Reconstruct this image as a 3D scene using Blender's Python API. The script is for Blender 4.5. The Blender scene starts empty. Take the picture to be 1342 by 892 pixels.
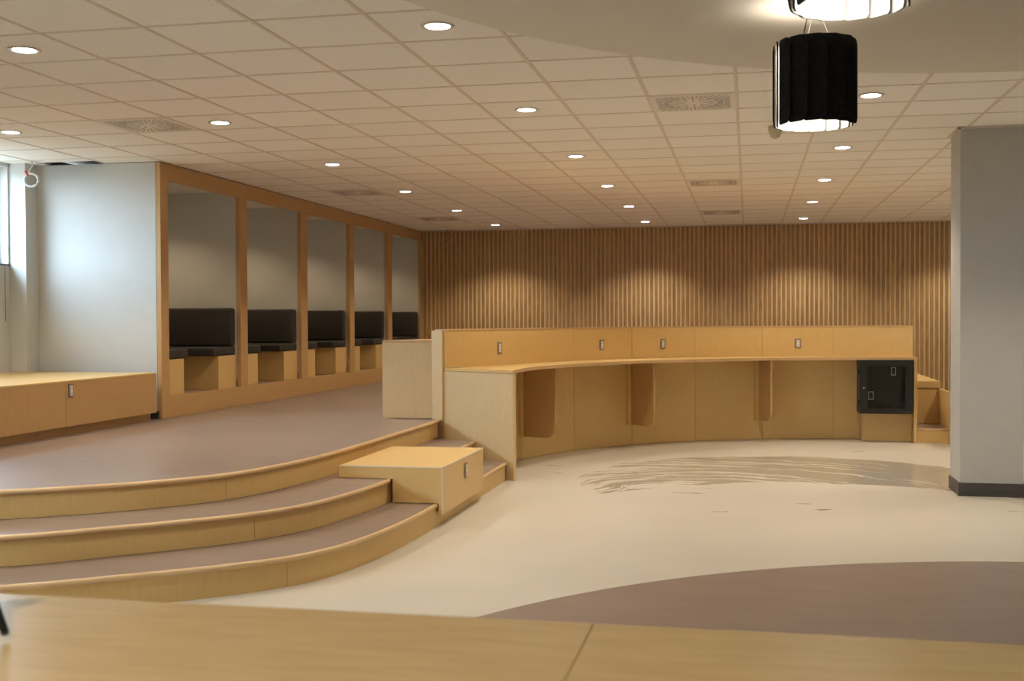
import bpy, bmesh, math, random
from mathutils import Matrix, Vector

random.seed(7)
scene = bpy.context.scene
COL = scene.collection

# ------------------------------------------------------------------ camera
CAM = Vector((0, 0, 1.455))
R_ = Vector((0.979307, 0.202337, -0.004118))
U_ = Vector((0.000366, 0.018577, 0.999827))
F_ = Vector((-0.202378, 0.97914, -0.018118))
FPX = 1498.508
cd = bpy.data.cameras.new('camera')
cam = bpy.data.objects.new('camera', cd)
COL.objects.link(cam)
cam.matrix_world = Matrix(((R_.x, U_.x, -F_.x, CAM.x), (R_.y, U_.y, -F_.y, CAM.y), (R_.z, U_.z, -F_.z, CAM.z), (0, 0, 0, 1)))
cd.sensor_fit = 'HORIZONTAL'
cd.sensor_width = 36
cd.lens = FPX / 1342 * 36
cd.clip_start = 0.05
cd.dof.use_dof = True
cd.dof.focus_distance = 10.5
cd.dof.aperture_fstop = 6.0
scene.camera = cam


def pixel(p):
    v = Vector(p) - CAM
    d = v.dot(F_)
    if d <= 0.1:
        return None
    return 671 + FPX * v.dot(R_) / d, 446 - FPX * v.dot(U_) / d


# ------------------------------------------------------------------ world, exposure
w = bpy.data.worlds.new('daylight')
scene.world = w
w.use_nodes = True
bg = w.node_tree.nodes['Background']
wn = w.node_tree.nodes
wtc = wn.new('ShaderNodeTexCoord'); wsp = wn.new('ShaderNodeSeparateXYZ'); wrp = wn.new('ShaderNodeValToRGB')
w.node_tree.links.new(wtc.outputs['Generated'], wsp.inputs[0]); w.node_tree.links.new(wsp.outputs[2], wrp.inputs[0])
wrp.color_ramp.elements[0].position = 0.0; wrp.color_ramp.elements[0].color = (0.13, 0.14, 0.13, 1)   # ground outside
wrp.color_ramp.elements[1].position = 0.02; wrp.color_ramp.elements[1].color = (0.64, 0.83, 1.0, 1)     # overcast sky
w.node_tree.links.new(wrp.outputs[0], bg.inputs[0])
bg.inputs[1].default_value = 25.0
scene.view_settings.view_transform = 'Standard'
scene.view_settings.look = 'None'
scene.view_settings.gamma = 1
scene.view_settings.exposure = 0.0
scene.view_settings.use_curve_mapping = False
scene.cycles.max_bounces = 8
scene.cycles.diffuse_bounces = 5
scene.cycles.sample_clamp_indirect = 6.0

SPOT_W = 124.0
SPOT_COL = (1.0, 0.865, 0.69)
PEND_W = 1.8

# ------------------------------------------------------------------ constants
CE = 3.0045           # ceiling
GX, PX = -0.078, 0.61
GY, PY = 5.546, 0.617
XW = -5.60            # booth front plane
YB = 19.30            # slat fronts
Z1, Z2, Z3 = 0.167, 0.333, 0.50


# ------------------------------------------------------------------ materials
def mat(name, col, rough=0.5, metal=0.0, spec=0.5, coat=0.0, emit=None, estr=0.0):
    m = bpy.data.materials.new(name)
    m.use_nodes = True
    b = m.node_tree.nodes['Principled BSDF']
    b.inputs['Base Color'].default_value = (*col, 1)
    b.inputs['Roughness'].default_value = rough
    b.inputs['Metallic'].default_value = metal
    b.inputs['Specular IOR Level'].default_value = spec
    b.inputs['Coat Weight'].default_value = coat
    if emit:
        b.inputs['Emission Color'].default_value = (*emit, 1)
        b.inputs['Emission Strength'].default_value = estr
    return m


def N(m, t, **kw):
    n = m.node_tree.nodes.new(t)
    for k, v in kw.items():
        setattr(n, k, v)
    return n


def L(m, a, b):
    m.node_tree.links.new(a, b)


def bsdf(m):
    return m.node_tree.nodes['Principled BSDF']


def noise_mat(name, c1, c2, scale, rough, stretch=(1, 1, 1), detail=4, bump=0.0, rand=0.0, spec=0.5, coat=0.0, lo=0.35, hi=0.65, bscale=None):
    m = mat(name, c1, rough, spec=spec, coat=coat)
    tc = N(m, 'ShaderNodeTexCoord')
    mp = N(m, 'ShaderNodeMapping')
    mp.inputs['Scale'].default_value = stretch
    L(m, tc.outputs['Object'], mp.inputs['Vector'])
    src = mp.outputs['Vector']
    oi = N(m, 'ShaderNodeObjectInfo')
    ad = N(m, 'ShaderNodeVectorMath', operation='ADD')
    sc = N(m, 'ShaderNodeVectorMath', operation='SCALE')
    cb = N(m, 'ShaderNodeCombineXYZ')
    L(m, oi.outputs['Random'], cb.inputs[0]); L(m, oi.outputs['Random'], cb.inputs[1]); L(m, oi.outputs['Random'], cb.inputs[2])
    L(m, cb.outputs[0], sc.inputs[0]); sc.inputs['Scale'].default_value = 37.0
    L(m, src, ad.inputs[0]); L(m, sc.outputs[0], ad.inputs[1])
    src = ad.outputs[0]
    nz = N(m, 'ShaderNodeTexNoise')
    nz.inputs['Scale'].default_value = scale
    nz.inputs['Detail'].default_value = detail
    L(m, src, nz.inputs['Vector'])
    rp = N(m, 'ShaderNodeValToRGB')
    rp.color_ramp.elements[0].position = lo; rp.color_ramp.elements[0].color = (*c1, 1)
    rp.color_ramp.elements[1].position = hi; rp.color_ramp.elements[1].color = (*c2, 1)
    L(m, nz.outputs['Fac'], rp.inputs['Fac'])
    out = rp.outputs['Color']
    if rand:
        hs = N(m, 'ShaderNodeHueSaturation')
        ma = N(m, 'ShaderNodeMapRange')
        ma.inputs['To Min'].default_value = 1 - rand; ma.inputs['To Max'].default_value = 1 + rand
        L(m, oi.outputs['Random'], ma.inputs['Value']); L(m, ma.outputs[0], hs.inputs['Value'])
        L(m, out, hs.inputs['Color']); out = hs.outputs['Color']
    L(m, out, bsdf(m).inputs['Base Color'])
    if bump:
        nb = N(m, 'ShaderNodeTexNoise'); nb.inputs['Scale'].default_value = bscale or scale * 2
        L(m, src, nb.inputs['Vector'])
        bp = N(m, 'ShaderNodeBump'); bp.inputs['Strength'].default_value = bump; bp.inputs['Distance'].default_value = 0.004
        L(m, nb.outputs['Fac'], bp.inputs['Height']); L(m, bp.outputs[0], bsdf(m).inputs['Normal'])
    return m


M = {}
M['maple'] = noise_mat('maple', (0.68, 0.46, 0.18), (0.71, 0.485, 0.198), 6.0, 0.42, (9, 9, 1.5), rand=0.03, spec=0.4)
M['maple_top'] = noise_mat('maple_top', (0.68, 0.46, 0.18), (0.71, 0.485, 0.198), 6.0, 0.33, (1.5, 9, 9), rand=0.03)
M['maple_pale'] = noise_mat('pale_maple', (0.66, 0.49, 0.265), (0.69, 0.52, 0.29), 6.0, 0.42, (9, 9, 1.5), rand=0.03, spec=0.4)
M['edge'] = noise_mat('maple_edge', (0.56, 0.35, 0.17), (0.62, 0.40, 0.20), 6.0, 0.45, (1, 1, 8))
M['nosing'] = noise_mat('nosing_maple', (0.64, 0.44, 0.23), (0.72, 0.50, 0.27), 5.0, 0.38)
M['table'] = noise_mat('table_maple', (0.53, 0.36, 0.155), (0.58, 0.40, 0.175), 6.0, 0.24, (1.2, 8, 8))
M['frame'] = noise_mat('frame_wood', (0.52, 0.315, 0.13), (0.555, 0.34, 0.145), 6.0, 0.45, (9, 9, 1.5), rand=0.03)
M['slat'] = noise_mat('slat_wood', (0.325, 0.168, 0.048), (0.455, 0.262, 0.080), 5.0, 0.5, (5, 5, 0.9), rand=0.10, detail=6)
M['gap'] = mat('slat_backing', (0.71, 0.60, 0.41), 0.7)
M['tile'] = noise_mat('ceiling_tile', (0.86, 0.835, 0.79), (0.90, 0.88, 0.835), 60, 0.9, bump=0.25, rand=0.02, spec=0.2)
M['tbar'] = mat('grid_bar', (0.70, 0.62, 0.54), 0.5)
M['plenum'] = mat('plenum', (0.10, 0.10, 0.10), 0.9)
M['soffit'] = mat('soffit_plaster', (0.76, 0.72, 0.64), 0.8, spec=0.2)
M['wall'] = noise_mat('wall_paint', (0.595, 0.60, 0.58), (0.605, 0.61, 0.59), 8, 0.7, spec=0.25)
M['column'] = noise_mat('column_paint', (0.47, 0.455, 0.415), (0.485, 0.47, 0.43), 8, 0.6, spec=0.3)
M['base'] = mat('dark_base', (0.065, 0.055, 0.05), 0.45)
M['carpet'] = noise_mat('brown_vinyl', (0.255, 0.19, 0.155), (0.285, 0.215, 0.175), 2.0, 0.34, (1, 4, 1), spec=0.5)
M['cushion'] = noise_mat('dark_upholstery', (0.035, 0.030, 0.027), (0.05, 0.043, 0.038), 40, 0.6, bump=0.15, spec=0.3)
M['trim'] = mat('pale_edge', (0.72, 0.70, 0.66), 0.4)
M['metal'] = mat('steel_plate', (0.34, 0.27, 0.22), 0.35, metal=0.6)
M['white'] = mat('white_plastic', (0.80, 0.77, 0.70), 0.4)
M['slot'] = mat('outlet_slot', (0.25, 0.2, 0.16), 0.6)
M['black'] = mat('black_metal', (0.010, 0.010, 0.010), 0.4)
M['sticker'] = mat('sticker_border', (0.22, 0.20, 0.15), 0.6)
M['backplate'] = mat('cabinet_backplate', (0.13, 0.13, 0.12), 0.6)
M['dark'] = mat('dark_interior', (0.03, 0.03, 0.028), 0.6)
M['felt'] = noise_mat('black_felt', (0.008, 0.0075, 0.007), (0.014, 0.013, 0.012), 60, 0.95, bump=0.3, spec=0.08)
M['lining'] = mat('white_lining', (0.86, 0.84, 0.80), 0.8, spec=0.2)
M['lens'] = mat('lamp_lens', (1, 1, 1), 0.5, emit=(1.0, 0.95, 0.88), estr=14)
M['diffuser'] = mat('pendant_diffuser', (1, 1, 1), 0.5, emit=(1.0, 0.93, 0.83), estr=PEND_W)
M['downdisc'] = mat('pendant_downlight', (1, 1, 1), 0.5, emit=(1.0, 0.93, 0.82), estr=3.5)
M['uplight'] = mat('pendant_uplight', (1, 1, 1), 0.5, emit=(1.0, 0.90, 0.76), estr=16)
M['ring'] = mat('lamp_ring', (0.62, 0.57, 0.50), 0.4)
M['vent'] = mat('vent_plate', (0.76, 0.71, 0.64), 0.5)
M['ventslot'] = mat('vent_slot', (0.36, 0.33, 0.31), 0.7)
M['detector'] = mat('detector', (0.55, 0.50, 0.33), 0.5)
M['cable'] = mat('white_cable', (0.78, 0.80, 0.80), 0.5)
M['red'] = mat('red_tie', (0.55, 0.03, 0.03), 0.5)
M['redwire'] = mat('red_wire', (0.25, 0.04, 0.02), 0.5)
M['winframe'] = mat('window_frame', (0.72, 0.70, 0.70), 0.5)
M['sill'] = mat('window_sill', (0.05, 0.05, 0.055), 0.5)
M['wire_orange'] = mat('wire_orange', (0.55, 0.10, 0.03), 0.5)
M['wire_grey'] = mat('wire_grey', (0.55, 0.55, 0.55), 0.5)

# glass: thin, mostly clear
g = bpy.data.materials.new('clear_glass')
g.use_nodes = True
nt = g.node_tree
nt.nodes.clear()
o_ = nt.nodes.new('ShaderNodeOutputMaterial'); mx = nt.nodes.new('ShaderNodeMixShader')
tr = nt.nodes.new('ShaderNodeBsdfTransparent'); gl = nt.nodes.new('ShaderNodeBsdfGlossy')
gl.inputs['Roughness'].default_value = 0.05
tr.inputs[0].default_value = (0.95, 0.98, 1, 1)
mx.inputs[0].default_value = 0.06
nt.links.new(tr.outputs[0], mx.inputs[1]); nt.links.new(gl.outputs[0], mx.inputs[2]); nt.links.new(mx.outputs[0], o_.inputs[0])
M['glass'] = g
g2 = g.copy(); g2.name = 'smoked_glass'
for n in g2.node_tree.nodes:
    if n.type == 'BSDF_TRANSPARENT':
        n.inputs[0].default_value = (0.5, 0.5, 0.5, 1)
M['smoked'] = g2

# floor: pale sheet flooring with wet mop arcs (smooth film of water)
fm = mat('pale_floor', (0.62, 0.56, 0.47), 0.34, spec=0.4)
M['floor'] = fm
tc = N(fm, 'ShaderNodeTexCoord')
nz = N(fm, 'ShaderNodeTexNoise'); nz.inputs['Scale'].default_value = 1.4; nz.inputs['Detail'].default_value = 5
L(fm, tc.outputs['Object'], nz.inputs['Vector'])
# distorted position
dn = N(fm, 'ShaderNodeTexNoise'); dn.inputs['Scale'].default_value = 1.7; dn.inputs['Detail'].default_value = 3
L(fm, tc.outputs['Object'], dn.inputs['Vector'])
sb = N(fm, 'ShaderNodeVectorMath', operation='SUBTRACT'); sb.inputs[1].default_value = (0.5, 0.5, 0.5)
L(fm, dn.outputs['Color'], sb.inputs[0])
sc_ = N(fm, 'ShaderNodeVectorMath', operation='SCALE'); sc_.inputs['Scale'].default_value = 0.35
L(fm, sb.outputs[0], sc_.inputs[0])
pa = N(fm, 'ShaderNodeVectorMath', operation='ADD')
L(fm, tc.outputs['Object'], pa.inputs[0]); L(fm, sc_.outputs[0], pa.inputs[1])


def fmath(op, a, b=None, c=None, clamp=False):
    n = N(fm, 'ShaderNodeMath', operation=op)
    n.use_clamp = clamp
    for i, v in enumerate((a, b, c)):
        if v is None:
            continue
        if isinstance(v, (int, float)):
            n.inputs[i].default_value = v
        else:
            L(fm, v, n.inputs[i])
    return n.outputs[0]


def fdist(src, centre):
    v = N(fm, 'ShaderNodeVectorMath', operation='DISTANCE')
    L(fm, src, v.inputs[0]); v.inputs[1].default_value = centre
    return v.outputs['Value']


d1 = fdist(pa.outputs[0], (0.45, 10.45, 0))          # outer bound
in1 = fmath('LESS_THAN', d1, 1.95)
d2 = fdist(pa.outputs[0], (0.60, 8.40, 0))           # inner bound: dry below this arc
out2 = fmath('GREATER_THAN', d2, 2.07)
wet = fmath('MULTIPLY', in1, out2)
# streaks: stretched noise in (radius, angle)
sx = N(fm, 'ShaderNodeSeparateXYZ'); L(fm, pa.outputs[0], sx.inputs[0])
ang = fmath('ARCTAN2', fmath('SUBTRACT', sx.outputs[1], 9.4), fmath('SUBTRACT', sx.outputs[0], -0.3))
rad = fdist(pa.outputs[0], (-0.3, 9.4, 0))
cmb = N(fm, 'ShaderNodeCombineXYZ')
L(fm, fmath('MULTIPLY', rad, 9.0), cmb.inputs[0]); L(fm, fmath('MULTIPLY', ang, 0.75), cmb.inputs[1])
sn = N(fm, 'ShaderNodeTexNoise'); sn.inputs['Scale'].default_value = 1.5; sn.inputs['Detail'].default_value = 3; sn.inputs['Roughness'].default_value = 0.6
L(fm, cmb.outputs[0], sn.inputs['Vector'])
left = fmath('MULTIPLY', fmath('SUBTRACT', 0.9, sx.outputs[0]), 0.045)
thr = fmath('ADD', 0.415, left)
streak = fmath('GREATER_THAN', sn.outputs['Fac'], thr)
wet = fmath('MULTIPLY', wet, streak)
# scattered drips
d3 = fdist(tc.outputs['Object'], (0.1, 10.6, 0))
drn = N(fm, 'ShaderNodeTexNoise'); drn.inputs['Scale'].default_value = 2.2; drn.inputs['Detail'].default_value = 4
mpd = N(fm, 'ShaderNodeMapping'); mpd.inputs['Scale'].default_value = (0.6, 2.2, 1)
L(fm, tc.outputs['Object'], mpd.inputs['Vector']); L(fm, mpd.outputs[0], drn.inputs['Vector'])
drip = fmath('MULTIPLY', fmath('GREATER_THAN', drn.outputs['Fac'], 0.70), fmath('LESS_THAN', d3, 2.9))
wet = fmath('MAXIMUM', wet, drip)
rr = N(fm, 'ShaderNodeMapRange'); rr.inputs['To Min'].default_value = 0.36; rr.inputs['To Max'].default_value = 0.10
L(fm, wet, rr.inputs['Value']); L(fm, rr.outputs[0], bsdf(fm).inputs['Roughness'])
cr = N(fm, 'ShaderNodeValToRGB')
cr.color_ramp.elements[0].position = 0.3; cr.color_ramp.elements[0].color = (0.58, 0.535, 0.455, 1)
cr.color_ramp.elements[1].position = 0.7; cr.color_ramp.elements[1].color = (0.62, 0.572, 0.49, 1)
L(fm, nz.outputs['Fac'], cr.inputs['Fac'])
cx = N(fm, 'ShaderNodeMix', data_type='RGBA')
L(fm, wet, cx.inputs['Factor']); L(fm, cr.outputs[0], cx.inputs['A']); cx.inputs['B'].default_value = (0.47, 0.425, 0.35, 1)
L(fm, cx.outputs['Result'], bsdf(fm).inputs['Base Color'])


# ------------------------------------------------------------------ mesh helpers
def mesh_obj(name, verts, faces, m, parent=None, smooth=False):
    me = bpy.data.meshes.new(name)
    me.from_pydata([tuple(v) for v in verts], [], faces)
    bm = bmesh.new(); bm.from_mesh(me)
    bmesh.ops.recalc_face_normals(bm, faces=bm.faces)
    bm.to_mesh(me); bm.free()
    return link(name, me, m, parent, smooth)


def link(name, me, m, parent=None, smooth=False):
    if m is not None and not me.materials:
        me.materials.append(M[m] if isinstance(m, str) else m)
    if smooth:
        for p in me.polygons:
            p.use_smooth = True
    o = bpy.data.objects.new(name, me)
    COL.objects.link(o)
    if parent is not None:
        setparent(o, parent)
    return o


def setparent(o, parent):
    o.parent = parent
    o.matrix_parent_inverse = parent.matrix_basis.inverted()


BF = [(0, 1, 2, 3), (7, 6, 5, 4), (0, 4, 5, 1), (1, 5, 6, 2), (2, 6, 7, 3), (3, 7, 4, 0)]


def box_v(x0, x1, y0, y1, z0, z1):
    return [(x0, y0, z0), (x1, y0, z0), (x1, y1, z0), (x0, y1, z0), (x0, y0, z1), (x1, y0, z1), (x1, y1, z1), (x0, y1, z1)]


def box(name, x0, x1, y0, y1, z0, z1, m, parent=None, bevel=0.0, seg=2):
    bm = bmesh.new()
    vs = [bm.verts.new(v) for v in box_v(x0, x1, y0, y1, z0, z1)]
    for f in BF:
        bm.faces.new([vs[i] for i in f])
    bmesh.ops.recalc_face_normals(bm, faces=bm.faces)
    if bevel:
        bmesh.ops.bevel(bm, geom=bm.edges[:], offset=bevel, segments=seg, profile=0.5, affect='EDGES')
    me = bpy.data.meshes.new(name); bm.to_mesh(me); bm.free()
    return link(name, me, m, parent, smooth=bevel > 0.012)


def boxes(name, lst, m, parent=None):
    vs, fs = [], []
    for b in lst:
        k = len(vs); vs += box_v(*b); fs += [tuple(i + k for i in f) for f in BF]
    return mesh_obj(name, vs, fs, m, parent)


def prism(name, poly, z0, z1, m, parent=None):
    n = len(poly)
    vs = [(x, y, z0) for x, y in poly] + [(x, y, z1) for x, y in poly]
    fs = [tuple(range(n)), tuple(range(n, 2 * n))] + [(i, (i + 1) % n, n + (i + 1) % n, n + i) for i in range(n)]
    return mesh_obj(name, vs, fs, m, parent)


def strip(name, a, b, z0, z1, m, parent=None):
    """solid between two plan polylines of equal length"""
    n = len(a)
    vs = []
    for p, q in zip(a, b):
        vs += [(p[0], p[1], z0), (q[0], q[1], z0), (q[0], q[1], z1), (p[0], p[1], z1)]
    fs = [(0, 1, 2, 3), tuple(4 * (n - 1) + i for i in range(4))]
    for i in range(n - 1):
        for k in range(4):
            fs.append((4 * i + k, 4 * i + (k + 1) % 4, 4 * i + 4 + (k + 1) % 4, 4 * i + 4 + k))
    return mesh_obj(name, vs, fs, m, parent)


def tube(name, pts, r, m, parent=None, sides=8, closed=False):
    pts = [Vector(p) for p in pts]
    n = len(pts)
    vs, fs = [], []
    for i, p in enumerate(pts):
        a = pts[i - 1] if (i or closed) else p
        b = pts[(i + 1) % n] if (i < n - 1 or closed) else p
        t = (b - a).normalized()
        up = Vector((0, 0, 1)) if abs(t.z) < 0.9 else Vector((1, 0, 0))
        s = t.cross(up).normalized(); u = s.cross(t)
        for k in range(sides):
            an = 2 * math.pi * k / sides
            vs.append(p + s * r * math.cos(an) + u * r * math.sin(an))
    m_ = n if closed else n - 1
    for i in range(m_):
        j = (i + 1) % n
        for k in range(sides):
            fs.append((i * sides + k, i * sides + (k + 1) % sides, j * sides + (k + 1) % sides, j * sides + k))
    if not closed:
        fs += [tuple(range(sides)), tuple((n - 1) * sides + k for k in range(sides))]
    return mesh_obj(name, vs, fs, m, parent, smooth=True)


def lathe(name, prof, c, m, parent=None, sides=24, smooth=True):
    vs, fs = [], []
    for r, z in prof:
        for k in range(sides):
            an = 2 * math.pi * k / sides
            vs.append((c[0] + r * math.cos(an), c[1] + r * math.sin(an), c[2] + z))
    n = len(prof)
    for i in range(n - 1):
        for k in range(sides):
            fs.append((i * sides + k, i * sides + (k + 1) % sides, (i + 1) * sides + (k + 1) % sides, (i + 1) * sides + k))
    fs += [tuple(range(sides)), tuple((n - 1) * sides + k for k in range(sides))]
    return mesh_obj(name, vs, fs, m, parent, smooth)


def catmull(pts, per=10):
    P = [Vector(p) for p in pts]
    P = [2 * P[0] - P[1]] + P + [2 * P[-1] - P[-2]]
    out = []
    for i in range(1, len(P) - 2):
        for k in range(per):
            t = k / per
            a, b, c, d = P[i - 1], P[i], P[i + 1], P[i + 2]
            out.append(0.5 * ((2 * b) + (c - a) * t + (2 * a - 5 * b + 4 * c - d) * t * t + (3 * b - a - 3 * c + d) * t ** 3))
    out.append(P[-2])
    return out


def offset(pl, d):
    """positive d shifts to the left of the walking direction"""
    out = []
    for i, p in enumerate(pl):
        a = pl[max(i - 1, 0)]; b = pl[min(i + 1, len(pl) - 1)]
        t = (b - a).normalized()
        out.append(p + Vector((-t.y, t.x)) * d)
    return out


def arclen(pl):
    s = [0]
    for i in range(1, len(pl)):
        s.append(s[-1] + (pl[i] - pl[i - 1]).length)
    return s


def cut(pl, s0, s1):
    S = arclen(pl)
    s0 = max(s0, 0); s1 = min(s1, S[-1])

    def at(s):
        for i in range(1, len(pl)):
            if S[i] >= s:
                t = (s - S[i - 1]) / max(S[i] - S[i - 1], 1e-9)
                return pl[i - 1].lerp(pl[i], t)
        return pl[-1].copy()
    return [at(s0)] + [p for p, s in zip(pl, S) if s0 + 1e-4 < s < s1 - 1e-4] + [at(s1)]


def s_at(pl, fn):
    """arc length at which fn(point) first becomes >= 0"""
    S = arclen(pl)
    for i in range(1, len(pl)):
        a, b = fn(pl[i - 1]), fn(pl[i])
        if a < 0 <= b:
            return S[i - 1] + (S[i] - S[i - 1]) * (-a) / (b - a)
    return S[-1]


def thing(name, label, cat, loc=(0, 0, 0), rz=0, group=None):
    o = bpy.data.objects.new(name, None)
    o.empty_display_size = 0.1
    COL.objects.link(o)
    o.location = loc; o.rotation_euler = (0, 0, rz)
    o.matrix_basis = Matrix.Translation(loc) @ Matrix.Rotation(rz, 4, 'Z')
    tag(o, label, cat, group)
    return o


def tag(o, label, cat, group=None):
    o['label'] = label; o['category'] = cat
    if group:
        o['group'] = group
    return o


def struct(o):
    o['kind'] = 'structure'
    return o


def copy_tree(src, loc, rz=0, label=None, group=None):
    r = src.copy(); COL.objects.link(r)
    r.matrix_basis = Matrix.Translation(loc) @ Matrix.Rotation(rz, 4, 'Z')
    if label: r['label'] = label
    if group: r['group'] = group
    for ch in list(src.children):
        c = ch.copy(); COL.objects.link(c); c.parent = r
        for gch in list(ch.children):
            d = gch.copy(); COL.objects.link(d); d.parent = c
    return r


ORD = ['first', 'second', 'third', 'fourth', 'fifth', 'sixth', 'seventh', 'eighth', 'ninth']

# ------------------------------------------------------------------ shell
XL, XR, YN = -7.11, 7.0, -4.0
floor = struct(box('floor', XL - 0.2, XR + 0.2, YN - 0.2, YB + 0.3, -0.1, 0.0, 'floor'))
circ = [(2.028 + 3.901 * math.cos(a), 3.386 + 3.901 * math.sin(a)) for a in [2 * math.pi * k / 128 for k in range(128)]]
struct(prism('floor_inlay', circ, -0.02, 0.0015, 'carpet'))['label'] = 'large brown round inlay in the pale floor'
struct(box('wall_right', XR, XR + 0.2, YN, YB + 0.3, 0, CE + 0.3, 'wall'))
struct(box('wall_rear', XL, XR, YN - 0.2, YN, 0, CE + 0.3, 'wall'))
# window wall (left of the nook)
WY0, WY1, WZ0, WZ1 = 8.45, 10.0, 2.005, 2.97
VY0, VY1 = -3.4, 3.2          # unseen window, added and sized for cool daylight on the left
wl = struct(boxes('wall_left', [
    (XL - 0.34, XL, YN, 10.2, 0, WZ0), (XL - 0.34, XL, YN, VY0, WZ0, WZ1), (XL - 0.34, XL, VY1, WY0, WZ0, WZ1),
    (XL - 0.34, XL, WY1, 10.2, WZ0, WZ1), (XL - 0.34, XL, YN, 10.2, WZ1, CE + 0.3)], 'wall'))
struct(box('wall_pilaster', XL, -6.93, 10.02, 10.22, Z3, CE + 0.1, 'wall'))
# nook end wall + booth partitions
OPEN = [(10.38, 12.00), (12.18, 13.79), (14.00, 15.61), (15.80, 17.38), (17.60, 19.26)]
struct(box('wall_nook', XL - 0.2, XW - 0.05, 10.22, 10.38, 0, CE - 0.001, 'wall'))
struct(box('wall_booth', XL, -6.95, 10.38, YB, 0, CE + 0.1, 'wall'))
PART = [(OPEN[i][1], OPEN[i + 1][0]) for i in range(4)]
for i, (a, b) in enumerate(PART):
    struct(box('wall_partition', -6.95, XW - 0.05, a, b, Z3, CE - 0.06, 'wall'))
struct(box('wall_partition', -6.95, XW - 0.05, OPEN[4][1], YB + 0.02, Z3, CE - 0.06, 'wall'))
struct(box('ceiling_booth', -6.95, XW - 0.05, 10.38, YB, 2.905, 2.99, 'soffit'))
# back wall with slats
wb = struct(box('wall_back', XW - 1.5, XR, YB + 0.035, YB + 0.3, 0, CE + 0.3, 'gap'))
sl_me = None
pitch, sw = 0.0746, 0.049
n_sl = int((5.0 - XW) / pitch)
for i in range(n_sl):
    x = XW + 0.03 + i * pitch
    if sl_me is None:
        s = box('slat', -sw / 2, sw / 2, 0, 0.05, 0, CE - 0.01, 'slat', bevel=0.002, seg=1)
        sl_me = s.data
    else:
        s = bpy.data.objects.new('slat', sl_me); COL.objects.link(s)
    s.location = (x + sw / 2, YB + 0.022, 0)
    s.parent = wb

# column
colm = struct(box('column', 1.694, 2.183, 9.885, 10.34, 0, CE, 'column', bevel=0.004, seg=1))
colm['label'] = 'square grey painted column with dark rubber base'
struct(boxes('baseboard_column', [(1.686, 2.191, 9.875, 9.885, 0, 0.108), (1.684, 1.694, 9.877, 10.35, 0, 0.108), (2.183, 2.193, 9.877, 10.35, 0, 0.108), (1.678, 2.199, 9.867, 9.885, 0, 0.012)], 'base'))
struct(boxes('trim_column', [(1.67, 1.694, 9.865, 10.36, CE - 0.012, CE - 0.001), (1.67, 2.20, 9.865, 9.885, CE - 0.012, CE - 0.001)], 'tbar'))

# soffit disc
SC, SR, SZ = (1.653, 3.602), 3.352, 2.85
so = struct(prism('ceiling_soffit', [(SC[0] + SR * math.cos(2 * math.pi * k / 160), SC[1] + SR * math.sin(2 * math.pi * k / 160)) for k in range(160)], SZ, CE - 0.002, 'soffit'))
so['label'] = 'smooth round plaster soffit under the tiled ceiling'

# ------------------------------------------------------------------ ceiling grid
ceil = struct(box('ceiling', XL - 0.2, XR + 0.2, YN - 0.2, YB + 0.3, CE + 0.16, CE + 0.3, 'plenum'))
VENTS = [(-8, 4), (-1, 4), (-1, 12), (-1, 18), (-8, 12), (-8, 18)]
MISSING = {(-9, 22)}
tile_me = None
cands = []
for i in range(-13, 13):
    for j in range(-16, 24):
        x0, x1 = GX + PX * i, GX + PX * (i + 1)
        y0, y1 = GY + PY * j, GY + PY * (j + 1)
        y0, y1 = max(y0, YN), min(y1, YB + 0.02)
        x1 = min(x1, XR)
        if y0 < 10.22:
            x0 = max(x0, XL)
            y1 = min(y1, 10.22) if x0 < XW - 0.2 else y1
        else:
            x0 = max(x0, XW)
        if x1 - x0 < 0.05 or y1 - y0 < 0.04 or (i, j) in VENTS or (i, j) in MISSING:
            continue
        if (i, j) == (-11, 7):
            y1 = 10.05
        c = ((x0 + x1) / 2, (y0 + y1) / 2)
        q = pixel((c[0], c[1], CE))
        vis = q is not None and -60 < q[0] < 1400 and -60 < q[1] < 330 and c[1] < 13.7
        if math.hypot(c[0] - SC[0], c[1] - SC[1]) < SR - 0.5:
            vis = False
        cands.append((c[1], vis, x0, x1, y0, y1))
cands.sort()
cnt, rest = 0, []
for _, vis, x0, x1, y0, y1 in cands:
    if vis and cnt < 299:
        if tile_me is None:
            t = box('ceiling_tile', -0.5, 0.5, -0.5, 0.5, 0.0, 0.014, 'tile'); tile_me = t.data
        else:
            t = bpy.data.objects.new('ceiling_tile', tile_me); COL.objects.link(t)
        t.location = ((x0 + x1) / 2, (y0 + y1) / 2, CE + 0.003)
        t.scale = (x1 - x0 - 0.008, y1 - y0 - 0.008, 1)
        t.parent = ceil
        cnt += 1
    else:
        rest.append((x0 + 0.004, x1 - 0.004, y0 + 0.004, y1 - 0.004, CE + 0.003, CE + 0.017))
tf = boxes('ceiling_tile_field', rest, 'tile', ceil); tf['kind'] = 'stuff'
for i in range(-12, 13):
    x = GX + PX * i
    if x < XL or x > XR: continue
    y1 = 10.21 if x < XW else YB + 0.01
    box('grid_runner', x - 0.012, x + 0.012, YN, y1, CE - 0.001, CE + 0.030, 'tbar', ceil)
for j in range(-15, 23):
    y = GY + PY * j
    if y < YN: continue
    box('cross_tee', XL if y < 10.2 else XW, XR, y - 0.012, y + 0.012, CE, CE + 0.026, 'tbar', ceil)
box('edge_angle', XW, XR, YB - 0.015, YB + 0.02, CE - 0.002, CE + 0.02, 'tbar', ceil)


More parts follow.
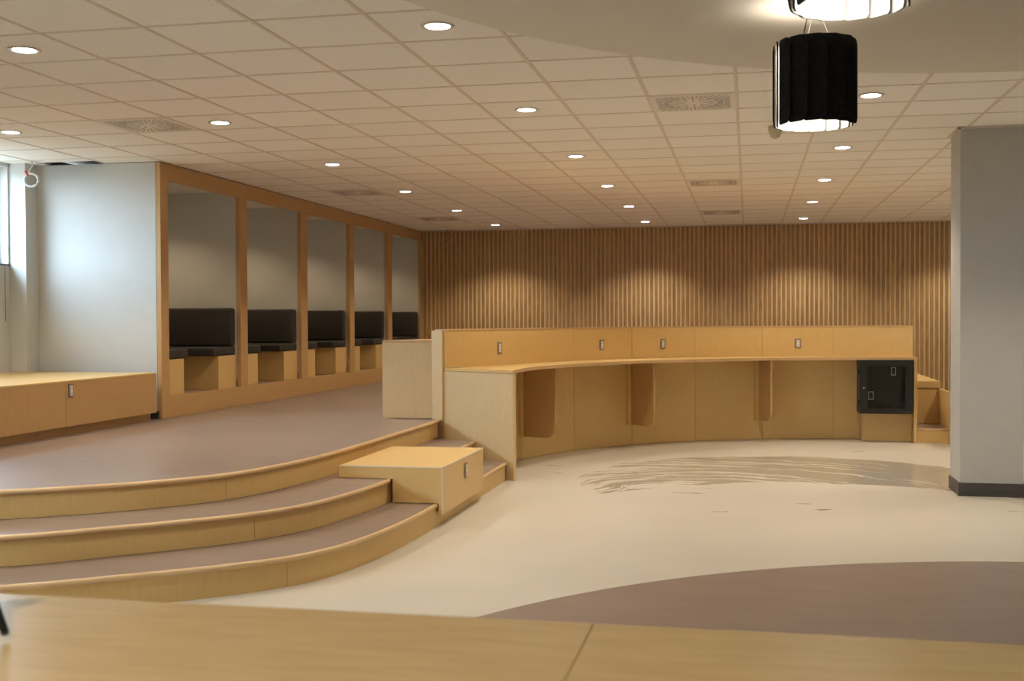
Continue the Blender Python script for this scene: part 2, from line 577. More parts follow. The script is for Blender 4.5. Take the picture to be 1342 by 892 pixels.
# ------------------------------------------------------------------ stepped platform
T1 = catmull([(-7.10, 4.00), (-6.2, 4.03), (-5.2, 4.22), (-4.3, 4.52), (-3.563, 4.925), (-3.139, 5.225), (-2.75, 5.53), (-2.454, 5.835), (-2.29, 6.16), (-2.19, 6.65), (-2.142, 7.2), (-2.132, 7.7), (-2.130, 9.1), (-2.130, 10.08)])
T2 = catmull([(-7.10, 4.50), (-6.3, 4.53), (-5.5, 4.68), (-4.6, 4.95), (-3.83, 5.30), (-3.394, 5.655), (-3.08, 5.94), (-2.828, 6.225), (-2.66, 6.53), (-2.555, 6.92), (-2.49, 7.4), (-2.472, 7.85), (-2.470, 9.2), (-2.470, 10.28)])
T3 = catmull([(-7.10, 5.02), (-6.4, 5.04), (-5.6, 5.16), (-4.8, 5.42), (-4.144, 5.735), (-3.648, 6.085), (-3.40, 6.33), (-3.193, 6.62), (-3.05, 7.05), (-2.975, 7.5), (-2.935, 8.0), (-2.915, 8.9), (-2.895, 9.9), (-2.885, 10.55)])
plat = thing('curved_steps', 'three wide curved maple steps with brown treads up to the platform', 'steps', (-4.0, 7.0, 0))
BR = 0.022
WALL_PTS = [(-2.84, 10.56), (-2.60, 11.05), (-2.375, 11.53), (-1.892, 12.53)]
for a in [131.5, 120, 110, 100, 92, 82.5]:
    WALL_PTS.append((1.406 + 3.94 * math.cos(math.radians(a)), 10.392 + 3.94 * math.sin(math.radians(a))))
W = catmull(WALL_PTS)                       # inner (room side) face of the counter wall
Wmid = offset(W, 0.124)
inner = [Vector((-3.25, 10.5)), Vector((-3.25, 8.0)), Vector((-3.55, 6.9)), Vector((-4.3, 6.0)), Vector((-6.0, 5.5)), Vector((-7.10, 5.4))]
for cv, z0, z1, seams, end in ((T1, 0, Z1, [376], (-2.15, 10.12)), (T2, Z1, Z2, [333], (-2.5, 10.33)), (T3, Z2, Z3, [296, 491], (-2.92, 10.60))):
    body = offset(cv, BR + 0.012)
    if z1 < Z3:
        poly = [(p.x, p.y) for p in body] + [end] + [(p.x, p.y) for p in inner]
    else:
        poly = [(p.x, p.y) for p in body] + [end] + [(p.x, p.y) for p in Wmid[2:-2]] + [(1.95, 14.76), (2.27, 14.76), (2.27, YB + 0.02), (XW - 0.04, YB + 0.02), (XW - 0.04, 10.216), (XL, 10.216)]
    if z1 < Z3:
        prism('tread', poly, z0 + 0.001, z1 - 0.001, 'carpet', plat)
    else:
        struct(prism('floor_platform', poly, z0 + 0.001, z1 - 0.001, 'carpet'))['label'] = 'raised brown platform floor at the top of the steps'
    # riser panels, cut where the photo shows joints
    rl = offset(cv, BR)
    S = arclen(rl)
    marks = []
    for sx_ in seams:
        marks.append(s_at(rl, lambda p: pixel((p.x, p.y, z1))[0] - sx_))
    m0 = marks[0]
    full = sorted(set([0, S[-1]] + marks + [m0 - 2.44, m0 + 2.44 if len(marks) == 1 else marks[-1] + 1.22]))
    full = [s for s in full if 0 <= s <= S[-1]]
    for a, b in zip(full[:-1], full[1:]):
        if b - a < 0.05: continue
        seg = cut(rl, a + 0.0015, b - 0.0015)
        strip('riser_panel', seg, offset(seg, 0.012), z0 + 0.001, z1 - 0.012, 'maple', plat)
    nl = offset(cv, 0.016)
    if z1 < Z3:      # the box seat interrupts the two lower nosings
        sa, sb2 = s_at(nl, lambda p: p.y - 7.728 if p.x > -2.7 else -1), s_at(nl, lambda p: p.y - 9.002 if p.x > -2.7 else -1)
        runs = [cut(nl, 0, sa), cut(nl, sb2, 1e9)]
    else:
        runs = [nl]
    for rn in runs:
        tube('nosing', [(p.x, p.y, z1 - 0.012) for p in rn], 0.016, 'nosing', plat, sides=10)


# ------------------------------------------------------------------ power outlets
def outlet(loc, rz, label, big=1.0):
    t = thing('power_outlet', label, 'outlet', loc, rz, 'duplex power outlets')
    # local: x along the wall, y out of the wall towards the viewer (-y)
    def lb(name, x0, x1, y0, y1, z0, z1, m, par, bev=0.0):
        o = box(name, x0, x1, y0, y1, z0, z1, m, None, bev, 1)
        o.parent = par
        return o
    pl = lb('cover_plate', -0.036, 0.036, -0.006, 0.0, -0.058, 0.058, 'metal', t, 0.002)
    rc = lb('receptacle', -0.019, 0.019, -0.011, -0.006, -0.042, 0.042, 'white', t, 0.002)
    for z in (-0.02, 0.02):
        for x in (-0.007, 0.007):
            lb('socket_slot', x - 0.002, x + 0.002, -0.0118, -0.0108, z - 0.006, z + 0.006, 'slot', rc)
    return t


# ------------------------------------------------------------------ counter
Wtop, Wcap = 1.352, 1.367
cw = thing('counter_back', 'curved maple half wall that backs the long counter', 'half wall', (W[30].x, W[30].y, 0))
Wout = offset(W, 0.12)
Wout[0] = Vector((-2.985, 10.64)); 
strip('wall_core', offset(W, 0.014), Wout, 0.0, Wtop, 'edge', cw)
strip('top_cap', offset(W, -0.006), offset(W, 0.126), Wtop, Wcap, 'edge', cw)
SW = arclen(W)
marks = [0] + [s_at(W, lambda p, k=k: pixel((p.x, p.y, 1.0))[0] - k) for k in (684, 752, 828, 911, 999, 1092)] + [SW[-1]]
for a, b in zip(marks[:-1], marks[1:]):
    seg = cut(W, a + 0.002, b - 0.002)
    strip('backsplash_panel', seg, offset(seg, 0.014), 1.0, Wtop - 0.001, 'maple', cw)
    strip('lower_panel', seg, offset(seg, 0.014), 0.004, 0.96, 'maple', cw)
# left end of the wall: vertical edge boards
prism('end_board', [(-2.865, 10.55), (-2.985, 10.62), (-2.985, 10.66), (-2.84, 10.585)], Z3, Wtop, 'maple_pale', cw)
# ledge on the far side of the wall
lg = thing('rear_ledge', 'lower maple ledge behind the curved half wall, facing the booths', 'ledge', (-3.2, 10.8, Z3))
lo_in = [p for p in offset(W, 0.124)]
lo_in[0] = Vector((-2.99, 10.665)); lo_in[1] = Vector((-2.975, 10.70)); lo_in[2] = Vector((-2.95, 10.75))
lo_out = offset(W, 0.60)
lo_out[0] = Vector((-3.49, 10.645)); lo_out[1] = Vector((-3.455, 10.72)); lo_out[2] = Vector((-3.42, 10.80)); lo_out[3] = Vector((-3.38, 10.88))
kk = int(len(W) * 0.93)
strip('ledge_body', lo_in[:kk], lo_out[:kk], Z3 + 0.004, 1.235, 'maple_pale', lg)
strip('ledge_top', [p.copy() for p in lo_in[:kk]], lo_out[:kk], 1.235, 1.262, 'edge', lg)

# worktop
FC = catmull([(-2.075, 10.08), (-2.035, 10.85), (-1.80, 11.55), (-1.45, 12.20), (-1.03, 12.75), (-0.5, 13.20), (0.17, 13.60), (1.06, 13.89), (1.93, 13.965)])
wt = thing('worktop', 'long curved maple worktop along the half wall', 'counter', (-1.5, 12.0, 0))


def resample(pl, n):
    T = arclen(pl)[-1]
    out = []
    for k in range(n):
        c = cut(pl, T * k / (n - 1) - 1e-6, T)
        out.append(c[0])
    out[-1] = pl[-1].copy()
    return out


fa, wa = resample(FC, 70), resample(offset(W, -0.001), 70)
strip('top_board', fa, wa, 0.972, 0.999, 'maple_top', wt)
fe = offset(fa, -0.004)
strip('edge_band', fe, fa, 0.968, 1.0, 'edge', wt)
# end panel by the steps
prism('end_panel', [(-2.078, 10.092), (-2.84, 10.560), (-2.822, 10.592), (-2.060, 10.124)], 0.001, 0.968, 'maple_pale', wt)
prism('end_panel', [(1.888, 13.965), (1.925, 13.965), (1.925, 14.29), (1.888, 14.29)], 0.001, 0.968, 'maple', wt)
# supporting brackets
for k, px_ in enumerate((684, 826, 995)):
    s0 = s_at(W, lambda p: pixel((p.x, p.y, 0.6))[0] - px_)
    c = cut(W, s0 - 0.05, s0 + 0.05)
    t = (c[-1] - c[0]).normalized(); nrm = Vector((t.y, -t.x)); o0 = cut(W, s0, s0 + 0.02)[0]
    dep = 0.42
    prof = [(0, 0.24), (dep - 0.12, 0.24)] + [(dep - 0.12 + 0.12 * math.sin(a), 0.36 - 0.12 * math.cos(a)) for a in [math.pi / 2 * q / 8 for q in range(1, 9)]] + [(dep, 0.968), (0, 0.968)]
    vs = []
    for side in (-0.0125, 0.0125):
        for d, z in prof:
            q = o0 + nrm * (d + 0.001) + t * side
            vs.append((q.x, q.y, z))
    n = len(prof)
    fs = [tuple(range(n)), tuple(range(n, 2 * n))] + [(i, (i + 1) % n, n + (i + 1) % n, n + i) for i in range(n)]
    br = mesh_obj('bracket', vs, fs, 'frame', wt)
    a = o0 - t * 0.0135; b = o0 - t * 0.062
    prism('bracket_batten', [tuple(a + nrm * 0.001), tuple(b + nrm * 0.001), tuple(b + nrm * 0.03), tuple(a + nrm * 0.03)], 0.24, 0.967, 'maple', wt)

for k, (px_, z, nm) in enumerate(((654.5, 1.172, 'first backsplash outlet from the step end of the worktop'),
                                 (788.5, 1.165, 'second backsplash outlet from the step end of the worktop'),
                                 (868.5, 1.165, 'third backsplash outlet from the step end of the worktop'),
                                 (1045.5, 1.155, 'backsplash outlet nearest the black cabinet, above the worktop'))):
    s0 = s_at(W, lambda p: pixel((p.x, p.y, z))[0] - px_)
    c = cut(W, s0 - 0.04, s0 + 0.04)
    t = (c[-1] - c[0]).normalized(); nrm = Vector((t.y, -t.x)); o0 = cut(W, s0, s0 + 0.02)[0] + nrm * 0.003
    outlet((o0.x, o0.y, z), math.atan2(t.y, t.x), 'steel ' + nm)

# box under the network cabinet
pl_ = thing('cabinet_plinth', 'plain maple box below the black cabinet', 'plinth', (1.6, 14.2, 0))
box('front_panel', 1.333, 1.886, 14.135, 14.155, 0.002, 0.338, 'maple', pl_)
box('side_panel', 1.315, 1.333, 14.137, 14.315, 0.002, 0.338, 'edge', pl_)
box('top_panel', 1.333, 1.886, 14.156, 14.28, 0.318, 0.338, 'maple', pl_)

# network cabinet
nc = thing('network_cabinet', 'black wall cabinet with smoked glass door under the worktop', 'cabinet', (1.57, 13.9, 0.345))
cx0, cx1, cy0, cy1, cz0, cz1 = 1.277, 1.868, 13.90, 14.30, 0.343, 0.964
boxes('body', [(cx0, cx0 + 0.012, cy0 + 0.02, cy1, cz0, cz1), (cx1 - 0.012, cx1, cy0 + 0.02, cy1, cz0, cz1), (cx0 + 0.012, cx1 - 0.012, cy0 + 0.02, cy1, cz0, cz0 + 0.012), (cx0 + 0.012, cx1 - 0.012, cy0 + 0.02, cy1, cz1 - 0.012, cz1), (cx0 + 0.012, cx1 - 0.012, cy1 - 0.012, cy1, cz0 + 0.012, cz1 - 0.012)], 'black', nc)
dr = boxes('door', [(cx0, cx0 + 0.085, cy0, cy0 + 0.018, cz0, cz1), (cx1 - 0.085, cx1, cy0, cy0 + 0.018, cz0, cz1), (cx0 + 0.085, cx1 - 0.085, cy0, cy0 + 0.018, cz0, cz0 + 0.06), (cx0 + 0.085, cx1 - 0.085, cy0, cy0 + 0.018, cz1 - 0.065, cz1)], 'black', nc)
box('door_glass', cx0 + 0.084, cx1 - 0.084, cy0 + 0.006, cy0 + 0.010, cz0 + 0.058, cz1 - 0.063, 'smoked', dr)
box('back_plate', cx0 + 0.03, cx1 - 0.03, cy1 - 0.03, cy1 - 0.014, cz0 + 0.02, cz1 - 0.02, 'backplate', nc)
lk = lathe('lock', [(0.010, 0), (0.010, 0.006), (0.004, 0.008)], (0, 0, 0), 'trim', None, 12)
lk.matrix_basis = Matrix.Translation((cx0 + 0.045, cy0, cz0 + 0.30)) @ Matrix.Rotation(math.pi / 2, 4, 'X'); setparent(lk, dr)
for z in (cz0 + 0.13, cz1 - 0.13):
    box('hinge', cx0 - 0.014, cx0, cy0 + 0.03, cy0 + 0.06, z - 0.03, z + 0.03, 'black', nc, 0.003, 1)
# things behind the glass: two cage-nut stickers / rails and loose patch wires
for x in (cx0 + 0.12, cx1 - 0.135):
    box('rack_rail', x, x + 0.014, cy0 + 0.06, cy0 + 0.075, cz0 + 0.02, cz1 - 0.02, 'dark', nc)


def ring_rect(name, x, z, w_, h_, y, parent):
    boxes(name, [(x - w_ / 2, x + w_ / 2, y, y + 0.003, z + h_ / 2 - 0.008, z + h_ / 2), (x - w_ / 2, x + w_ / 2, y, y + 0.003, z - h_ / 2, z - h_ / 2 + 0.008), (x - w_ / 2, x - w_ / 2 + 0.006, y, y + 0.003, z - h_ / 2 + 0.008, z + h_ / 2 - 0.008), (x + w_ / 2 - 0.006, x + w_ / 2, y, y + 0.003, z - h_ / 2 + 0.008, z + h_ / 2 - 0.008)], 'sticker', parent)


ring_rect('sticker_outline', cx0 + 0.125, cz0 + 0.21, 0.055, 0.095, cy0 + 0.003, nc)
ring_rect('sticker_outline', cx1 - 0.215, cz1 - 0.125, 0.050, 0.095, cy0 + 0.003, nc)
for k in range(5):
    y = cy0 + 0.10 + 0.03 * k
    pts = catmull([(cx0 + 0.17 + 0.06 * k, y, cz0 + 0.10 - 0.01 * k), (cx0 + 0.20 + 0.07 * k, y + 0.02, cz0 + 0.05), (cx0 + 0.30 + 0.045 * k, y - 0.01, cz0 + 0.055 + 0.012 * k), (cx0 + 0.40 + 0.02 * k, y, cz0 + 0.07)], 5)
    tube('patch_wire', pts, 0.005, 'wire_orange' if k % 2 else 'wire_grey', nc, 6)

# small steps and slab past the right end of the counter
rs = thing('side_step', 'single maple step between the worktop end and the grey column', 'step', (2.1, 14.3, 0))
box('tread', 1.927, 2.279, 14.03, 14.745, 0.14, Z1, 'carpet', rs)
box('riser_panel', 1.927, 2.279, 14.015, 14.029, 0.001, 0.150, 'maple', rs)
tube('nosing', [(1.928, 14.02, Z1 - 0.012), (2.278, 14.02, Z1 - 0.012)], 0.015, 'nosing', rs, 10)
box('back_panel', 1.927, 2.279, 14.747, 14.76, 0.001, 0.59, 'maple', rs)
box('cheek_panel', 2.281, 2.306, 13.45, 14.76, 0.001, 0.595, 'maple', rs)
sb_ = thing('seat_slab', 'thick maple slab seat above the step beside the column', 'bench', (2.1, 15.5, 0.5))
box('slab_top', 1.60, 2.30, 14.73, 16.80, 0.597, 0.684, 'maple_top', sb_, 0.004, 1)
box('support', 1.62, 2.26, 14.80, 16.75, Z3 + 0.001, 0.596, 'maple', sb_)

# block on the steps
bk = thing('step_block', 'maple box seat with pale edge trim built across the steps', 'box seat', (-2.45, 8.36, 0.2))
bx0, bx1, by0, by1, bz0, bz1 = -2.865, -2.102, 7.73, 9.00, 0.088, 0.420
boxes('body', [(bx0, bx1, by0, by1, Z2 + 0.002, bz1), (-2.465, bx1, by0, by1, Z1 + 0.002, Z2 + 0.002), (-2.128, bx1, by0, by1, bz0, Z1 + 0.002)], 'maple_top', bk)
e = 0.004
boxes('edge_trim', [(bx0, bx1, by0 - 0.002, by0 + e, bz1 - e, bz1 + 0.002), (bx1 - e, bx1 + 0.002, by0 - 0.002, by1, bz1 - e, bz1 + 0.002), (bx1 - e, bx1 + 0.002, by0 - 0.002, by0 + e, bz0, bz1)], 'trim', bk)
outlet((bx1 + 0.003, 8.40, 0.318), math.pi / 2, 'steel outlet on the side of the maple box seat')

# ------------------------------------------------------------------ nook: bench, window, cables
nb = thing('window_bench', 'long low maple bench with pale top below the nook window', 'bench', (-6.3, 8.0, Z3))
box('bench_top', XL + 0.002, -5.585, 5.7, 10.09, 0.945, 0.962, 'maple_top', nb, 0.002, 1)
for (a, b) in ((5.7, 7.28), (7.28, 8.60), (8.60, 10.09)):
    box('front_panel', -5.605, -5.588, a + 0.002, b - 0.002, 0.575, 0.944, 'frame', nb)
box('end_panel', XL + 0.004, -5.606, 10.075, 10.088, 0.575, 0.944, 'frame', nb)
box('toe_kick', -5.652, -5.636, 5.75, 10.06, Z3 + 0.001, 0.574, 'frame', nb)
box('carcass', XL + 0.004, -5.75, 5.75, 10.05, Z3 + 0.001, 0.574, 'dark', nb)
box('carcass_upper', XL + 0.004, -5.61, 5.72, 10.07, 0.576, 0.943, 'dark', nb)
struct(box('baseboard_nook', XL, XW - 0.05, 10.212, 10.22, Z3, 0.58, 'base'))
struct(box('baseboard_nook_end', XW - 0.052, XW - 0.03, 10.20, 10.222, Z3, 0.58, 'base'))
s0 = 8.645
outlet((-5.5865, 8.665, 0.873), math.pi / 2, 'steel outlet on the front of the window bench')

def window(name, y0, y1, n):
    z0, z1 = WZ0, WZ1
    st = (y1 - y0) / n
    bars = [y0 + st * k for k in range(1, n)]
    xo, xi = XL - 0.16, XL - 0.10
    w_ = struct(boxes(name, [(xo, xi, y0, y1, z0 + 0.015, z0 + 0.06), (xo, xi, y0, y1, z1 - 0.05, z1), (xo, xi, y1 - 0.04, y1, z0 + 0.06, z1 - 0.05), (xo, xi, y0, y0 + 0.04, z0 + 0.06, z1 - 0.05)] + [(xo, xi, y - 0.025, y + 0.025, z0 + 0.06, z1 - 0.05) for y in bars], 'winframe'))
    ed = [y0 + 0.015] + bars + [y1 - 0.015]
    for a, b in zip(ed[:-1], ed[1:]):
        box('pane', XL - 0.135, XL - 0.13, a + 0.025, b - 0.025, z0 + 0.06, z1 - 0.05, 'glass', w_)
    box('window_sill', XL - 0.10, XL + 0.012, y0, y1 + 0.01, z0 - 0.001, z0 + 0.014, 'sill', w_)


window('window_1', WY0, WY1, 1)
window('window_added', VY0, VY1, 4)
tag(tube('blind_cord', [(XL + 0.012, 9.93, 2.0), (XL + 0.012, 9.93, 1.7), (XL + 0.013, 9.932, 1.46)], 0.004, 'slot'), 'thin grey blind cord hanging below the window', 'cord')

# coil of cable hung from the ceiling in the nook
cc = thing('cable_coil', 'coiled white cable with red tie hanging from the nook ceiling', 'cable', (-6.80, 9.93, 2.75))
ctr = Vector((-6.80, 9.93, 2.825))
pts = []
for k in range(0, 73):
    a = 2 * math.pi * k / 24
    rr_ = 0.066 + 0.004 * math.sin(k * 0.9)
    pts.append(ctr + R_ * (rr_ * math.cos(a)) + Vector((0, 0, 1)) * rr_ * math.sin(a) * 0.95 + F_ * (0.008 * (k / 24 - 1.5)))
tube('loop', pts, 0.007, 'cable', cc, 8)
tube('lead', catmull([(-6.815, 9.96, CE - 0.002), (-6.80, 9.95, 2.97), (-6.825, 9.94, 2.92), (-6.83, 9.93, 2.885)], 5), 0.006, 'cable', cc, 8)
tube('tie', [ctr + R_ * -0.052 + Vector((0, 0, 0.088)) - F_ * 0.01, ctr + R_ * -0.026 + Vector((0, 0, 0.044)) - F_ * 0.01], 0.012, 'red', cc, 8)
tag(tube('hanging_wire', catmull([(-5.03, 18.95, CE - 0.005), (-5.03, 18.95, 2.92), (-5.04, 18.95, 2.87), (-5.01, 18.94, 2.84), (-5.06, 18.95, 2.81), (-5.03, 18.95, 2.79)], 5), 0.006, 'redwire'), 'thin red wire dangling by the open ceiling tile near the slatted wall', 'wire')

# ------------------------------------------------------------------ booths
bf = thing('booth_screen', 'orange-toned wooden frame with posts across the five booths', 'frame', (XW, 14.7, Z3))
ZS = 0.713
box('sill', XW - 0.045, XW, 10.22, YB, Z3 + 0.001, ZS, 'frame', bf)
box('top_rail', XW - 0.045, XW, 10.22, YB, 2.842, CE - 0.002, 'frame', bf)
posts = [(10.22, 10.37)] + [(a - 0.0, b - 0.0) for a, b in PART] + [(19.245, YB)]
for a, b in posts:
    box('post', XW - 0.045, XW, a, b, ZS, 2.842, 'frame', bf)
struct(box('floor_booth', -6.95, XW - 0.046, 10.38, YB, Z3 + 0.002, 0.700, 'carpet'))


def bench(i, far):
    a, b = OPEN[i]
    where = ['beside the white nook wall', 'second from the white nook wall', 'in the middle of the five', 'second from the slatted wall', 'beside the slatted wall'][i]
    side = 'facing' if far else 'backing'
    lab = 'dark cushioned bench %s the nook, in the booth %s' % (side, where)
    t = thing('booth_bench', lab, 'bench', (-6.2, b - 0.25 if far else a + 0.25, 0.70), 0, 'booth benches')
    xe = -5.66
    if far:
        Y = lambda d: b - d
    else:
        Y = lambda d: a + d

    def yb(name, d0, d1, z0, z1, m, bev=0, x1=xe, x0=-6.94, seg=2):
        y0, y1 = sorted((Y(d0), Y(d1)))
        return box(name, x0, x1, y0, y1, z0, z1, m, t, bev, seg)
    bd = 0.44 if far else 0.40
    yb('base', 0.006, bd, 0.702, 1.072, 'maple')
    yb('seat_cushion', 0.008, bd + 0.10, 1.074, 1.170, 'cushion', 0.022, seg=3)
    yb('back_cushion', 0.006, 0.115, 1.172, 1.600, 'cushion', 0.025, seg=3)
    return t


for i in range(5):
    bench(i, True); bench(i, False)
    a, b = OPEN[i]
    struct(box('baseboard_booth', -5.655, XW - 0.048, b - 0.006, b, 0.701, 0.79, 'base'))

# ------------------------------------------------------------------ downlights
dl0 = thing('recessed_downlight', '', 'ceiling light', (0, 0, CE))
rg = lathe('trim_ring', [(0.072, -0.003), (0.086, -0.004), (0.090, -0.001), (0.069, -0.0005)], (0, 0, 0), 'ring', None, 32); rg.parent = dl0
ln = lathe('lens', [(0.069, -0.0025), (0.055, -0.006), (0.001, -0.007)], (0, 0, 0), 'lens', None, 32); ln.parent = dl0
ld = bpy.data.lights.new('downlight_beam', 'SPOT')
ld.energy = SPOT_W; ld.color = SPOT_COL; ld.spot_size = math.radians(122); ld.spot_blend = 0.55; ld.shadow_soft_size = 0.08
lo = bpy.data.objects.new('downlight_beam', ld); COL.objects.link(lo); lo.location = (0, 0, -0.02); lo.parent = dl0
rows = {'booths': (-7, [0, 4, 8, 12, 16, 20]), 'middle': (-3, [0, 4, 8, 12, 16, 20]), 'column': (1, [4, 8, 12, 16, 20]), 'outer': (5, [4, 8, 12, 16, 20])}
rname = {'booths': 'the ceiling row nearest the booths', 'middle': 'the middle ceiling row over the worktop', 'column': 'the ceiling row between worktop and column', 'outer': 'the ceiling row behind the column'}
first = True
for k, (i, js) in rows.items():
    n = len(js)
    for q, j in enumerate(js):
        x, y = GX + PX * (i + 0.5), GY + PY * (j + 0.5)
        if j == 20: y += 0.06
        lab = 'round recessed downlight in %s, %s from the slatted wall' % (rname[k], ORD[n - 1 - q])
        if first:
            dl0.matrix_basis = Matrix.Translation((x, y, CE)); dl0['label'] = lab; dl0['group'] = 'recessed downlights'; first = False
        else:
            copy_tree(dl0, (x, y, CE), 0, lab, 'recessed downlights')
copy_tree(dl0, (GX + PX * -9.55, GY + PY * 4.55, CE), 0, 'round recessed downlight above the window bench in the nook', 'recessed downlights')
for (x, y, lab) in ((-4.05, 3.4, 'added unseen round downlight over the foot of the curved steps'), (-4.05, 0.93, 'added unseen round downlight left of the near table'), (-1.6, 0.93, 'added unseen round downlight above the near table'), (0.83, -0.6, 'added unseen round downlight behind the round soffit'), (3.27, -0.6, 'added unseen round downlight toward the right wall behind the soffit')):  # unseen downlights, added to brighten the table and near room
    copy_tree(dl0, (x, y, CE), 0, lab, 'recessed downlights')

for i, (a, b) in enumerate(OPEN):
    where = ['beside the white nook wall', 'second from the white nook wall', 'in the middle of the five', 'second from the slatted wall', 'beside the slatted wall'][i]
    t = thing('booth_light', 'small recessed light in the roof of the booth ' + where, 'ceiling light', (-6.42, (a + b) / 2, 2.905), 0, 'booth lights')
    o = lathe('trim_ring', [(0.046, -0.003), (0.056, -0.004), (0.058, -0.001), (0.044, -0.0005)], (0, 0, 0), 'ring', None, 20); o.parent = t
    o = lathe('lens', [(0.042, -0.002), (0.03, -0.005), (0.001, -0.006)], (0, 0, 0), 'lens', None, 20); o.parent = t
    bl = bpy.data.lights.new('booth_beam', 'SPOT')
    bl.energy = 32; bl.color = (1.0, 0.76, 0.47); bl.spot_size = math.radians(125); bl.spot_blend = 0.6; bl.shadow_soft_size = 0.04
    o = bpy.data.objects.new('booth_beam', bl); COL.objects.link(o); o.location = (0, 0, -0.02); o.parent = t

# ------------------------------------------------------------------ ceiling vents
VL = ['square swirl air vent near the nook, ceiling row by the booths', 'square swirl air vent beside the round soffit', 'square swirl air vent over the worktop, middle of three in line', 'square swirl air vent nearest the slatted wall, over the worktop', 'square swirl air vent in the ceiling halfway along the booths', 'square swirl air vent by the last booth near the slatted wall']
vent0 = None
for (i, j), lab in zip(VENTS, VL):
    x, y = GX + PX * (i + 0.5), GY + PY * (j + 0.5)
    if j == 18: y += 0.05
    if vent0 is None:
        vent0 = thing('ceiling_vent', lab, 'air vent', (x, y, CE), 0, 'ceiling air vents')
        h = 0.296
        pl2 = box('plate', -h, h, -h, h, -0.002, 0.004, 'vent', None); pl2.parent = vent0
        vs, fs = [], []
        nsl = 0
        for k in range(48):
            an = 2 * math.pi * k / 48
            ca, sa = math.cos(an), math.sin(an)
            rmax = min(0.262 / max(abs(ca), 1e-6), 0.262 / max(abs(sa), 1e-6))
            r0 = 0.06 if k % 6 == 0 else (0.11 if k % 3 == 0 else 0.17)
            r1 = rmax
            if k % 12 == 6: r1 = rmax * 0.94
            n_seg = 1 if k % 6 == 0 else 2
            for q in range(n_seg):
                a0 = r0 + (r1 - r0) * (q / n_seg) + 0.006
                a1 = r0 + (r1 - r0) * ((q + 1) / n_seg) - 0.006
                hw = 0.0045
                base = len(vs)
                for z in (-0.0035, -0.0018):
                    for (rr2, ss) in ((a0, -hw), (a1, -hw), (a1, hw), (a0, hw)):
                        vs.append((rr2 * ca - ss * sa, rr2 * sa + ss * ca, z))
                fs += [tuple(b + base for b in f) for f in BF]
        sl = mesh_obj('swirl_slots', vs, fs, 'ventslot'); sl.parent = vent0; sl['kind'] = 'stuff'
    else:
        copy_tree(vent0, (x, y, CE), 0, lab)
# linear diffuser by the slat wall
ldf = thing('linear_diffuser', 'thin pale linear air slot along the top of the slatted wall', 'air vent', (-0.1, 19.18, CE))
box('flange', -0.70, 0.52, 19.10, 19.26, CE - 0.008, CE - 0.0015, 'vent', ldf)
box('slot', -0.68, 0.50, 19.155, 19.185, CE - 0.010, CE - 0.0075, 'ventslot', ldf)

# smoke detector
sd = thing('smoke_detector', 'small beige cone-shaped detector on the ceiling behind the pendant', 'detector', (0.214, 9.5, CE))
lathe('base', [(0.055, 0), (0.055, -0.02)], (0.214, 9.5, CE - 0.001), 'detector', sd, 20)
lathe('sensor_head', [(0.060, -0.02), (0.058, -0.028), (0.036, -0.085), (0.014, -0.095), (0.012, -0.096)], (0.214, 9.5, CE - 0.002), 'detector', sd, 20, smooth=False)

# ------------------------------------------------------------------ felt pendants
PR, PH = 0.170, 0.372


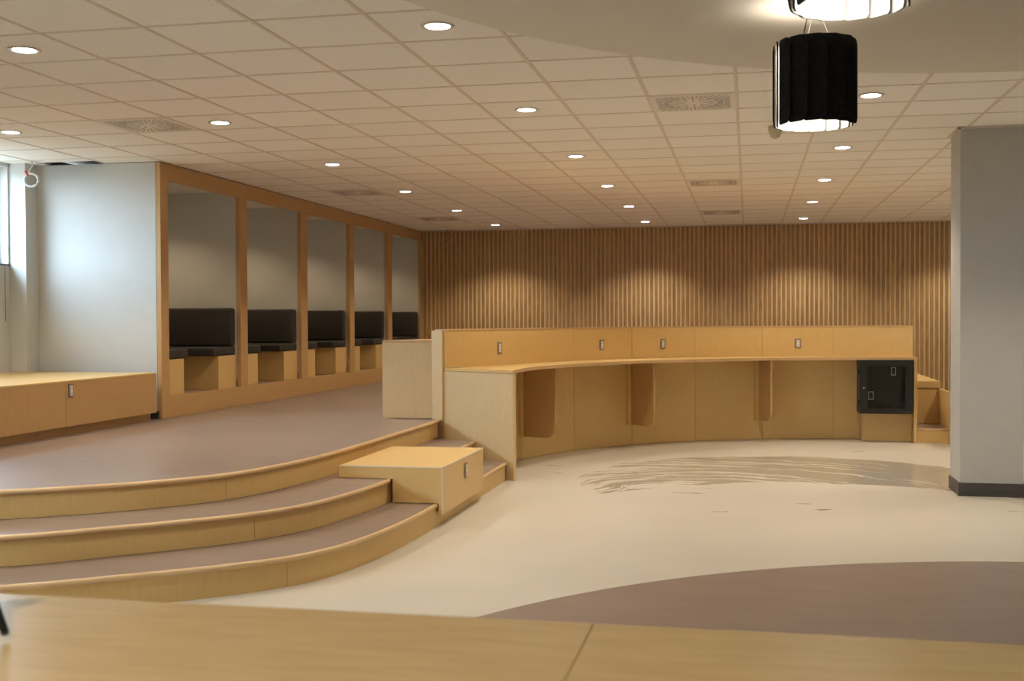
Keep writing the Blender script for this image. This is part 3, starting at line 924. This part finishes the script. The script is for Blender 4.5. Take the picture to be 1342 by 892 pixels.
def pendant(x, y, zb, rot, label):
    t = thing('pendant_lamp', label, 'pendant lamp', (x, y, zb), 0, 'felt pendant lamps')
    n = 14
    for k in range(n):
        a0 = rot + 2 * math.pi * k / n
        span = 2 * math.pi / n * 1.30
        nu, nv = 14, 8
        th = 0.007
        cr_ = 0.032
        vs, fs = [], []
        for layer in (0, 1):
            for iu in range(nu + 1):
                u = iu / nu
                an = a0 + span * u
                rad_ = PR + 0.019 * u * u - th * layer - 0.006
                # rounded corners of the panel
                wdt = PR * span
                cq = cr_ if u > 0.5 else 0.012
                du = min(u, 1 - u) * wdt
                drop = 0 if du >= cq else cq - math.sqrt(max(cq ** 2 - (cq - du) ** 2, 0))
                for iv in range(nv + 1):
                    v = iv / nv
                    z = drop + (PH - 2 * drop) * v
                    vs.append((x + rad_ * math.cos(an), y + rad_ * math.sin(an), zb + z))
        m = (nu + 1) * (nv + 1)
        mats = []
        for iu in range(nu):
            for iv in range(nv):
                a = iu * (nv + 1) + iv; b = a + nv + 1
                fs.append((a, b, b + 1, a + 1)); mats.append(0)
                fs.append((m + a, m + a + 1, m + b + 1, m + b)); mats.append(1)
        for iu in range(nu):
            for iv in (0, nv):
                a = iu * (nv + 1) + iv; b = a + nv + 1
                fs.append((a, b, m + b, m + a)); mats.append(0)
        for iu in (0, nu):
            for iv in range(nv):
                a = iu * (nv + 1) + iv
                fs.append((a, a + 1, m + a + 1, m + a)); mats.append(0)
        me = bpy.data.meshes.new('felt_panel')
        me.from_pydata(vs, [], fs)
        me.materials.append(M['felt']); me.materials.append(M['lining'])
        for p, mi in zip(me.polygons, mats):
            p.material_index = mi; p.use_smooth = True
        link('felt_panel', me, None, t)
    lathe('diffuser', [(0.02, 0.075), (0.122, 0.075), (0.130, 0.082), (0.130, 0.250), (0.126, 0.255), (0.02, 0.255)], (x, y, zb), 'diffuser', t, 36, smooth=False)
    lathe('lower_disc', [(0.02, 0.074), (0.120, 0.074), (0.120, 0.066), (0.02, 0.066)], (x, y, zb), 'downdisc', t, 36, smooth=False)
    lathe('uplight_disc', [(0.02, 0.256), (0.122, 0.256), (0.122, 0.266), (0.02, 0.266)], (x, y, zb), 'uplight', t, 36, smooth=False)
    for k in range(3):
        an = rot + 0.3 + 2 * math.pi * k / 3
        c, s = math.cos(an), math.sin(an)
        tube('spoke', [(x + 0.131 * c, y + 0.131 * s, zb + 0.20), (x + 0.166 * c, y + 0.166 * s, zb + 0.20)], 0.004, 'trim', t, 6)
        tube('suspension_wire', [(x + 0.12 * c, y + 0.12 * s, zb + 0.268), (x + 0.01 * c, y + 0.01 * s, SZ - 0.02)], 0.0012, 'trim', t, 5)
    tube('power_cord', catmull([(x - 0.03, y, zb + 0.268), (x - 0.05, y - 0.01, zb + 0.36), (x - 0.045, y - 0.01, zb + PH + 0.05), (x - 0.025, y, SZ - 0.03), (x - 0.012, y, SZ - 0.018)], 6), 0.003, 'black', t, 6)
    lathe('canopy', [(0.05, 0), (0.05, -0.02), (0.045, -0.024)], (x, y, SZ - 0.0005), 'white', t, 20)
    return t


pendant(0.290, 5.275, 2.312, math.radians(-136.3), 'black felt pendant lamp hanging toward the edge of the soffit')
pendant(0.298, 3.52, 2.374, math.radians(-140), 'black felt pendant lamp hanging above the brown floor inlay, nearer the table')

# ------------------------------------------------------------------ near table
nt_ = thing('near_table', 'long maple table top with a single cross joint, close up', 'table', (0, 1.3, 0))
TZ = 1.0
box('tabletop_panel', -3.2, -0.2275, 0.75, 1.695, TZ - 0.035, TZ, 'table', nt_, 0.001, 1)
box('tabletop_panel', -0.2265, 3.0, 0.75, 1.695, TZ - 0.035, TZ, 'table', nt_, 0.001, 1)
for x in (-3.1, -0.25, 2.9):
    box('support_panel', x - 0.02, x + 0.02, 0.85, 1.60, 0.001, TZ - 0.036, 'maple', nt_)
tp = thing('tabletop_stand', 'black slanted-legged stand at the end of the near table', 'stand', (-1.2, 1.45, TZ))
tube('leg', [(-1.20, 1.58, TZ + 0.14), (-1.045, 1.452, TZ + 0.009)], 0.006, 'black', tp, 8)
tube('leg', [(-1.20, 1.57, TZ + 0.14), (-1.015, 1.375, TZ + 0.009)], 0.006, 'black', tp, 8)
tube('leg', [(-1.20, 1.58, TZ + 0.14), (-1.36, 1.60, TZ + 0.009)], 0.006, 'black', tp, 8)
lathe('head', [(0.02, -0.01), (0.03, 0.0), (0.03, 0.05), (0.02, 0.06)], (-1.20, 1.577, TZ + 0.135), 'black', tp, 16)
